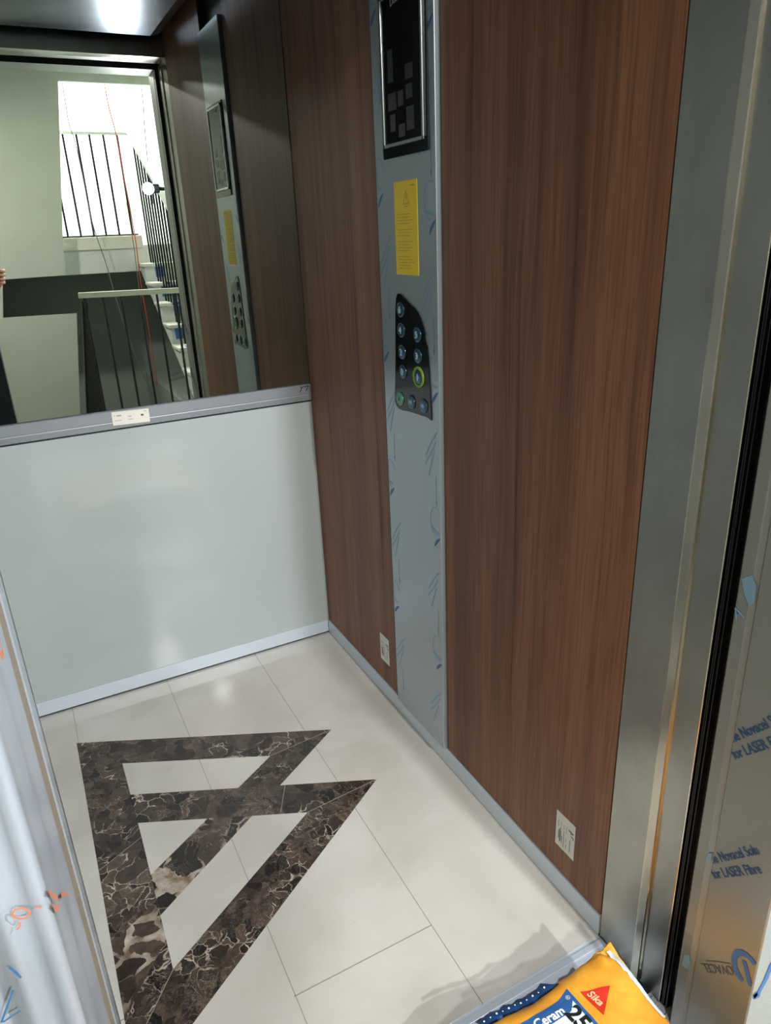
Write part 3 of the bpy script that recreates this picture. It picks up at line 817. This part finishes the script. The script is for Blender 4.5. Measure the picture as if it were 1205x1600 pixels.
# cables hanging down the stairwell
yc = -5.075
def cable(pts, r, m, label):
    bm = NB(); tube(bm, spline([(x, yc - dy, z) for x, z, dy in pts], 6), r, 6)
    return tag(obj('cable', bm, M[m], None, True), label, 'cable')
cable([(.018, 3.5, 0), (.018, 2.511, 0), (.013, 2.235, 0), (.036, 2.094, 0), (.046, 1.852, 0), (.06, 1.449, 0), (.11, 1.131, 0), (.138, .883, 0), (.18, .569, 0), (.24, .24, 0), (.30, .006, 0)], .0045, 'cable_grey', 'grey cable hanging in front of the half landing down to the floor')
cable([(.347, 3.5, 0), (.347, 2.525, 0), (.355, 2.315, 0), (.372, 2.172, 0), (.379, 1.901, 0), (.392, 1.595, 0), (.395, 1.275, 0), (.386, 1.054, 0), (.383, .829, 0), (.388, .657, 0), (.386, .239, 0), (.385, .006, 0)], .005, 'cable_red', 'red-orange cable hanging straight down beside the stairs')
cable([(.37, 1.62, -.006), (.372, 1.272, -.006), (.365, 1.053, -.006), (.355, .598, -.006), (.365, .244, -.006), (.372, .006, -.006)], .004, 'cable_grey', 'pale cable running alongside the red-orange one below the half landing')
cable([(.643, 3.5, 0), (.643, 2.538, 0), (.62, 2.2, 0), (.597, 1.825, 0), (.595, 1.60, 0)], .004, 'cable_dark', 'dark thin cable dropping against the white upper wall to the stair railing')

# lamps of the hall, with one added over the landing
def plafond(loc, r, label, power, col, mname='plafond'):
    g = thing('ceiling_light', label, 'light', loc)
    bm = NB(); disc(bm, loc, r, .05, axis=(0, 0, -1), dome=.02); obj('diffuser', bm, M[mname], g, True)
    bm = NB(); ringbm(bm, loc, r, r + .02, .03, axis=(0, 0, -1)); obj('rim', bm, M['dmetal'], g, True)
    L = bpy.data.lights.new('ceiling_light_glow', 'AREA'); L.shape = 'DISK'; L.size = r * 1.6; L.energy = power; L.color = col
    lo = bpy.data.objects.new('ceiling_light_glow', L); COL.objects.link(lo); lo.parent = g; lo.location = (0, 0, -.085)
    return g
plafond((.35, -5.95, 3.5), .14, 'round ceiling lamp over the upper half landing', 200, (.95, 1.0, .96))
plafond((-1.2, -3.7, 2.60), .12, 'unseen round ceiling lamp added over the lift landing to brighten it', 66, (1.0, .98, .92))  # added lamp, out of view, lifts the landing walls
# floodlight under the landing ceiling, aimed at the lift
FLP = V((-.06, -4.25, 2.50)); FLD = (V((-.40, -1.0, .1)) - FLP).normalized()
fl = thing('flood_light', 'black floodlight hung under the landing ceiling and aimed at the lift door', 'lamp', (-.06, -4.25, 2.60))
FM = frame(FLP, V((1, 0, 0)), FLD.cross(V((1, 0, 0))) * -1)
FM = Matrix.Translation(FLP) @ FLD.to_track_quat('Z', 'Y').to_matrix().to_4x4()
bm = NB(); box(bm, -.07, .07, -.05, .05, -.05, .0, .008); bmesh.ops.transform(bm, matrix=FM, verts=bm.verts); obj('lamp_head', bm, M['dmetal'], fl)
bm = NB(); box(bm, -.06, .06, -.04, .04, 0, .003); bmesh.ops.transform(bm, matrix=FM, verts=bm.verts); obj('lamp_glass', bm, M['plafond'], fl)
bm = NB(); tube(bm, [(-.06, -4.27, 2.52), (-.06, -4.28, 2.60)], .012, 8); obj('bracket', bm, M['dmetal'], fl)
L = bpy.data.lights.new('flood_light_beam', 'SPOT'); L.energy = 300; L.color = (1, .985, .95); L.shadow_soft_size = .03; L.spot_size = math.radians(62); L.spot_blend = .5
lo = bpy.data.objects.new('flood_light_beam', L); COL.objects.link(lo); lo.parent = fl; lo.location = FLP + FLD * .035 - fl.location
lo.rotation_euler = FLD.to_track_quat('-Z', 'Y').to_euler()

# ------------------------------------------------------------------ sack of tile adhesive on the threshold
sk = thing('adhesive_sack', 'orange paper sack of tile adhesive lying on the lift threshold', 'sack', (-.40, -1.70, 0))
bm = NB()
SX0, SX1, SY0, SY1, SH = -.700, -.076, -1.985, -1.400, .140
NX, NY = 90, 80
cx_, cy_, hx, hy = (SX0 + SX1) / 2, (SY0 + SY1) / 2, (SX1 - SX0) / 2, (SY1 - SY0) / 2
def sack_pt(u, v, top):
    """u,v in [-1,1]"""
    e = max(abs(u), abs(v))
    e = (abs(u) ** 14 + abs(v) ** 14) ** (1 / 14)
    e = min(e, 1)
    prof_ = (1 - e ** 13) ** .5 if e < 1 else 0
    x = cx_ + hx * u; y = cy_ + hy * v
    wr_ = noise.noise(V((x * 16, y * 16, 4))) * .0045 + noise.noise(V((x * 45, y * 45, 8))) * .0026
    wr_ += .004 * math.sin(x * 34 + 3 * noise.noise(V((x * 6, y * 9, 1)))) * max(0, (v - .72) / .28)      # gathered folds at the mouth
    mid = .098
    z = mid + (SH - mid) * prof_ + wr_ if top else mid - (mid - .0015) * min(1, prof_ * 1.3)
    # ears at the right front corner
    ear = max(0, 1 - ((u - 1.0) ** 2 / .10 + (v - 1.0) ** 2 / .16)) ** 1.5
    z += ear * (.026 * (1 - prof_) + .008) * (1 if top or prof_ < .5 else .3)
    ear2 = max(0, 1 - ((u - 1.0) ** 2 / .0018 + (v - 1.0) ** 2 / .006))
    z += ear2 * .007 * (1 if top or prof_ < .5 else 0) + .006 * max(0, 1 - ((u - .90) ** 2 / .001 + (v - .98) ** 2 / .01)) * (1 if top else 0)
    # slight bulge
    z += (.010 * (1 - u * u) * (1 - v * v)) if top else 0
    # wavy mouth edge
    if v > .8: y += .006 * noise.noise(V((x * 14, 2, 5))) * (v - .8) / .2
    return V((x, y, z))
def mapping(a, n):
    t = -1 + 2 * a / n
    return math.copysign(1 - (1 - abs(t)) ** 1.35, t)
topv = [[bm.verts.new(sack_pt(mapping(a, NX), mapping(c, NY), True)) for c in range(NY + 1)] for a in range(NX + 1)]
botv = [[(topv[a][c] if a in (0, NX) or c in (0, NY) else bm.verts.new(sack_pt(mapping(a, NX), mapping(c, NY), False))) for c in range(NY + 1)] for a in range(NX + 1)]
for a in range(NX):
    for c in range(NY):
        bm.faces.new([topv[a][c], topv[a + 1][c], topv[a + 1][c + 1], topv[a][c + 1]])
        bm.faces.new([botv[a][c], botv[a][c + 1], botv[a + 1][c + 1], botv[a + 1][c]])
bmesh.ops.recalc_face_normals(bm, faces=bm.faces)
bvh = BVHTree.FromBMesh(bm)
body = obj('paper_bag', bm, M['orange_bag'], sk, True)
def drape(bm, off, cuts=0):
    if cuts:
        bmesh.ops.triangulate(bm, faces=bm.faces)
        for _ in range(cuts):
            es = [e for e in bm.edges if e.calc_length() > .006]
            if not es: break
            bmesh.ops.subdivide_edges(bm, edges=es, cuts=1, use_grid_fill=False)
            bmesh.ops.triangulate(bm, faces=bm.faces)
    for vtx in bm.verts:
        h = bvh.ray_cast(V((vtx.co.x, vtx.co.y, 1)), V((0, 0, -1)))
        if h[0] is not None: vtx.co.z = h[0].z + off
    return bm
def poly(pts):
    bm = NB(); bm.faces.new([bm.verts.new((*p, 0)) for p in pts]); bm.normal_update()
    if bm.faces[:][0].normal.z < 0: bmesh.ops.reverse_faces(bm, faces=bm.faces)
    return bm
lb = obj('label_panel', drape(poly([(-.193, -1.4265), (-.215, -1.434), (-.300, -1.436), (-.48, -1.437), (-.48, -1.62), (-.188, -1.62)]), .0008, 6), M['bagblue'], sk, label='blue label panel')
wp = obj('white_field', drape(poly([(-.199, -1.447), (-.212, -1.459), (-.46, -1.463), (-.46, -1.60), (-.194, -1.60)]), .0013, 6), M['bagwhite'], lb, label='white field of the label')
FT = frame((0, 0, 0), (1, 0, 0), (0, 1, 0))
bm = textbm('SikaCeram', .0205, frame((-.3085, -1.4555, 0), (1, -.02, 0), (0, 1, 0)), thick=0, bold=.0006, sx=.98)
bm2_ = bm; textbm('®', .010, frame((-.2055, -1.4425, 0), (1, 0, 0), (0, 1, 0)), bm, thick=0)
obj('lettering', drape(bm, .0018, 2), M['bagwhite'], lb, label='white lettering')
bm = textbm('255', .036, frame((-.2235, -1.4555, 0), (0.05, -1, 0), (1, 0, 0)), thick=0, bold=.0012)
obj('lettering', drape(bm, .0022, 2), M['inkblack'], wp, label='black number 255')
rt = obj('logo', drape(poly([(-.179, -1.4415), (-.1335, -1.4595), (-.1745, -1.489)]), .001, 4), M['red'], sk, label='red triangle logo')
bm = textbm('Sika', .0165, frame((-.1735, -1.4495, 0), (.16, -1, 0), (1, .16, 0)), thick=0, shear=.2, bold=.0004)
obj('lettering', drape(bm, .0018, 2), M['bagtext'], rt)
# blue strip with white specks on the front of the mouth
def front(x, z):
    h = bvh.ray_cast(V((x, -1.2, z)), V((0, -1, 0)))
    return h[0] if h[0] is not None else V((x, SY1, z))
def drapefront(pts, off, nxx=24):
    bm = NB(); (xa, za0, za1), (xb, zb0, zb1) = pts
    g = []
    for k in range(nxx + 1):
        t_ = k / nxx; x = xa + (xb - xa) * t_; lo = za0 + (zb0 - za0) * t_; hi = za1 + (zb1 - za1) * t_
        hi += .003 * math.sin(k * 1.7)
        g.append([bm.verts.new(front(x, lo + (hi - lo) * m / 4) + V((0, off, .0005))) for m in range(5)])
    for k in range(nxx):
        for m in range(4): bm.faces.new([g[k][m], g[k + 1][m], g[k + 1][m + 1], g[k][m + 1]])
    return bm
bm = NB(); g = []
for k in range(31):
    x = -.345 + .150 * k / 30; h = bvh.ray_cast(V((x, SY1 - .012, 1)), V((0, 0, -1)))[0]; zz = h.z if h else .1
    wv_ = .0012 * math.sin(k * 1.25) + .002 * noise.noise(V((k * .8, 1, 1)))
    wd_ = .022 * min(1, (30 - k) / 5 + .35)
    g.append([bm.verts.new((x, SY1 - .012 + wd_ * m / 4 + (wv_ if m == 4 else 0), zz + .002 - .0012 * m * m * .6 + .0012 * math.sin(k * .9 + m))) for m in range(5)])
for k in range(30):
    for m in range(4): bm.faces.new([g[k][m], g[k + 1][m], g[k + 1][m + 1], g[k][m + 1]])
bmesh.ops.solidify(bm, geom=bm.faces[:], thickness=.0012)
fv = BVHTree.FromBMesh(bm)
fs_ = obj('printed_strip', bm, M['bagblue'], sk, True, label='blue printed strip along the mouth of the sack')
bm = NB()
for k in range(11):
    x = -.335 + k * .0118; h = fv.ray_cast(V((x, SY1 - .001, 1)), V((0, 0, -1)))[0]
    if h: disc(bm, h, .0011 if k % 2 else .0017, .0006, axis=(0, 0, 1), seg=8)
obj('lettering', bm, M['bagwhite'], fs_)
# torn white paper edge along the right side
bm = NB(); L_ = []
for k in range(26):
    t_ = k / 25; y = SY1 - .010 - .12 * t_
    h = bvh.ray_cast(V((-.0865 + .0015 * noise.noise(V((k * .9, 0, 0))), y, 1)), V((0, 0, -1)))
    z = h[0].z if h[0] is not None else .08
    wdt = (.0050 + .003 * noise.noise(V((k * .6, 5, 1)))) * (1 - t_ * .9)
    L_.append((bm.verts.new((-.088 - wdt, y, z + .0035)), bm.verts.new((-.083, y + .001, z + .0015)), bm.verts.new((-.0815, y, z - .012))))
for k in range(25):
    a, c = L_[k], L_[k + 1]
    for m in range(2): bm.faces.new([a[m], c[m], c[m + 1], a[m + 1]])
obj('torn_edge', bm, M['bagwhite'], sk, True, label='torn white inner paper edge')

# ------------------------------------------------------------------ work light on a tripod beside the doorway
LX, LY, LZ = .010, -2.10, 1.535
wl = thing('work_light', 'lit work lamp on a black tripod standing on the landing outside the door', 'lamp', (.22, -2.16, 0))
bm = NB(); box(bm, LX - .018, LX + .058, LY - .055, LY - .004, LZ - .021, LZ + .021, .006); hd = obj('lamp_head', bm, M['dmetal'], wl)
bm = NB(); ringbm(bm, (LX, LY - .004, LZ), .0285, .0298, .0025, axis=(0, 1, 0)); obj('bezel', bm, M['dmetal'], hd, True)
bm = NB(); disc(bm, (LX, LY - .004, LZ), .0285, .003, axis=(0, 1, 0), dome=.001); obj('lamp_glass', bm, M['lampglass'], hd, True)
bm = NB(); tube(bm, [(LX + .04, LY - .03, LZ), (.16, LY - .05, LZ), (.22, LY - .06, LZ - .03)], .009, 10); obj('bracket', bm, M['dmetal'], wl, True)
bm = NB(); tube(bm, [(.22, -2.16, LZ + .0), (.22, -2.16, .30)], .012, 12); obj('pole', bm, M['dmetal'], wl, True)
for k in range(3):
    a = math.radians(90 + 120 * k)
    bm = NB(); tube(bm, [(.22, -2.16, .55), (.22 + .13 * math.cos(a), -2.16 + .13 * math.sin(a), .22), (.22 + .24 * math.cos(a), -2.16 + .24 * math.sin(a), .008)], .009, 8); obj('leg', bm, M['dmetal'], wl, True)
L = bpy.data.lights.new('work_light_beam', 'AREA'); L.shape = 'DISK'; L.size = .03; L.energy = 24; L.color = (.95, .975, 1.0); L.spread = math.radians(170)
lo = bpy.data.objects.new('work_light_beam', L); COL.objects.link(lo); lo.parent = wl
lo.location = V((LX, LY + .004, LZ)) - wl.location
lo.rotation_euler = V((-.22, 1, -.42)).to_track_quat('-Z', 'Y').to_euler()

# ------------------------------------------------------------------ photographer behind the lens, seen only as fingertips in the mirror
def cp_(a, b_, c): return CAM + RIGHT * a + UP * b_ + FWD * c
ph = thing('smartphone', 'black phone held up by the photographer outside the door', 'phone', cp_(.012, -.14, -.012))
R3 = Matrix((RIGHT, UP, -FWD)).transposed().to_4x4()
def rbox(x0, x1, y0, y1, z0, z1, bev):
    bm = NB(); box(bm, x0, x1, y0, y1, z0, z1, bev); bmesh.ops.transform(bm, matrix=Matrix.Translation(CAM) @ R3, verts=bm.verts); return bm
obj('case', rbox(-.026, .047, -.142, .014, .006, .014, .0035), M['blackplastic'], ph)
obj('screen', rbox(-.0235, .0445, -.138, .010, .0141, .0144, 0), M['blackplastic'], ph)

def skin(name, chains, mat_, parent, sub=2, root=0):
    """chains: list of lists of (key, pos, radius); shared keys join"""
    idx = {}; vs = []; rad = []; es = []
    for ch in chains:
        prev = None
        for key, p, r in ch:
            if key not in idx: idx[key] = len(vs); vs.append(V(p) - wloc(parent)); rad.append(r)
            if prev is not None: es.append((prev, idx[key]))
            prev = idx[key]
    me = bpy.data.meshes.new(name); me.from_pydata(vs, es, []); me.update()
    o = bpy.data.objects.new(name, me); COL.objects.link(o); o.parent = parent; me.materials.append(mat_)
    m = o.modifiers.new('Skin', 'SKIN'); m.use_smooth_shade = True
    for i_, r in enumerate(rad):
        rr = r if isinstance(r, tuple) else (r, r)
        me.skin_vertices[0].data[i_].radius = rr
        me.skin_vertices[0].data[i_].use_root = (i_ == root)
    s_ = o.modifiers.new('Smooth', 'SUBSURF'); s_.levels = sub; s_.render_levels = sub
    return o
pr_ = thing('person', 'photographer in a black jacket standing outside the lift, only knuckles showing at the mirror edge', 'person', (-1.08, -2.42, 0))
bx, by = -1.08, -2.42
sh = V((bx + .17, by + .0, 1.40)); el = V((-.93, -2.33, 1.09)); wr_p = cp_(.040, -.205, -.055); palm = cp_(.050, -.155, -.030)
chains = [[('hip', (bx, by, .95), (.15, .11)), ('waist', (bx, by, 1.10), (.135, .10)), ('chest', (bx, by, 1.30), (.165, .115)), ('collar', (bx, by, 1.43), (.10, .075)), ('neck', (bx, by + .01, 1.51), .052), ('jaw', (bx, by + .035, 1.575), (.066, .074)), ('face', (bx, by + .03, 1.64), (.076, .092)), ('crown', (bx, by + .015, 1.715), (.066, .08))],
          [('jaw', None, 0), ('nose', (bx, by + .128, 1.615), .012)],
          [('collar', None, 0), ('shR', sh, .062), ('elR', el, .043), ('wrR', wr_p, .028), ('palmR', palm, (.030, .020))],
          [('collar', None, 0), ('shL', (bx - .17, by, 1.40), .062), ('elL', (bx - .20, by + .05, 1.10), .043), ('wrL', (bx - .12, by + .22, 1.02), .028), ('palmL', (bx - .09, by + .29, 1.0), (.032, .018)), ('fL', (bx - .08, by + .35, .985), .016), ('fL2', (bx - .075, by + .385, .965), .010)],
          [('hip', None, 0), ('hR', (bx + .09, by, .88), .088), ('kR', (bx + .10, by + .015, .50), .058), ('aR', (bx + .10, by - .01, .09), .038), ('tR', (bx + .11, by + .14, .035), .034)],
          [('hip', None, 0), ('hL', (bx - .09, by, .88), .088), ('kL', (bx - .10, by + .015, .50), .058), ('aL', (bx - .10, by - .01, .09), .038), ('tL', (bx - .12, by + .14, .035), .034)]]
fb = [(-.098, .0088, .020), (-.118, .0092, .024), (-.138, .0088, .022), (-.156, .0078, .018)]
for k, (bb, r, ln) in enumerate(fb):
    chains.append([('palmR', None, 0), ('kn%d' % k, cp_(.0605, bb - .004, -.012), r * 1.1), ('pp%d' % k, cp_(.0615, bb, .006), r), ('pm%d' % k, cp_(.046, bb + .003, .0155), r * .95), ('pt%d' % k, cp_(.046 - ln, bb + .005, .0150), r * .82)])
chains.append([('palmR', None, 0), ('th0', cp_(.045, -.118, -.034), .0125), ('th1', cp_(.030, -.092, -.030), .0105), ('th2', cp_(.018, -.075, -.026), .0085)])
skin('body', chains, M['skin'], pr_, 2)
skin('jacket', [[('a', (bx, by, .90), (.172, .13)), ('b', (bx, by, 1.10), (.16, .122)), ('c', (bx, by, 1.30), (.185, .135)), ('d', (bx, by, 1.43), (.115, .09)), ('d2', (bx, by + .005, 1.475), (.07, .066))],
                [('d', None, 0), ('s', sh, .078), ('e', el, .058), ('w', wr_p - (wr_p - el).normalized() * .015, .040)],
                [('d', None, 0), ('s2', (bx - .17, by, 1.40), .078), ('e2', (bx - .20, by + .05, 1.10), .058), ('w2', (bx - .125, by + .20, 1.025), .042)]], M['jacket'], pr_)
skin('trousers', [[('a', (bx, by, .97), (.158, .12)), ('h', (bx, by, .90), (.165, .125)), ('r', (bx + .09, by, .82), .098), ('k', (bx + .10, by + .015, .50), .074), ('f', (bx + .10, by - .005, .07), .06)],
                  [('h', None, 0), ('r2', (bx - .09, by, .82), .098), ('k2', (bx - .10, by + .015, .50), .074), ('f2', (bx - .10, by - .005, .07), .06)]], M['jeans'], pr_)
for sx in (1, -1):
    skin('shoe', [[('h', (bx + sx * .10, by - .035, .045), .045), ('m', (bx + sx * .105, by + .06, .042), (.047, .041)), ('t', (bx + sx * .115, by + .17, .038), (.045, .036))]], M['jacket'], pr_)
skin('hair', [[('a', (bx, by - .02, 1.64), (.082, .085)), ('b', (bx, by + .0, 1.71), (.08, .092)), ('c', (bx, by + .03, 1.748), (.06, .07))]], M['hair'], pr_)

# ------------------------------------------------------------------ camera, world, view
cd = bpy.data.cameras.new('camera'); cam = bpy.data.objects.new('camera', cd); COL.objects.link(cam)
cd.sensor_fit = 'VERTICAL'; cd.sensor_height = 24; cd.lens = 24 * 1109.36 / 1600; cd.clip_start = .004; cd.clip_end = 60
cam.matrix_world = Matrix.Translation(CAM) @ R3
SC.camera = cam
w = bpy.data.worlds.new('world'); SC.world = w; w.use_nodes = True
w.node_tree.nodes['Background'].inputs[0].default_value = (.6, .65, .7, 1); w.node_tree.nodes['Background'].inputs[1].default_value = .02
SC.view_settings.view_transform = 'Standard'; SC.view_settings.look = 'None'; SC.view_settings.gamma = 1; SC.view_settings.use_curve_mapping = False
SC.view_settings.exposure = 0.0
cy = SC.cycles
cy.caustics_reflective = False; cy.caustics_refractive = False
cy.max_bounces = 12; cy.diffuse_bounces = 6; cy.glossy_bounces = 6
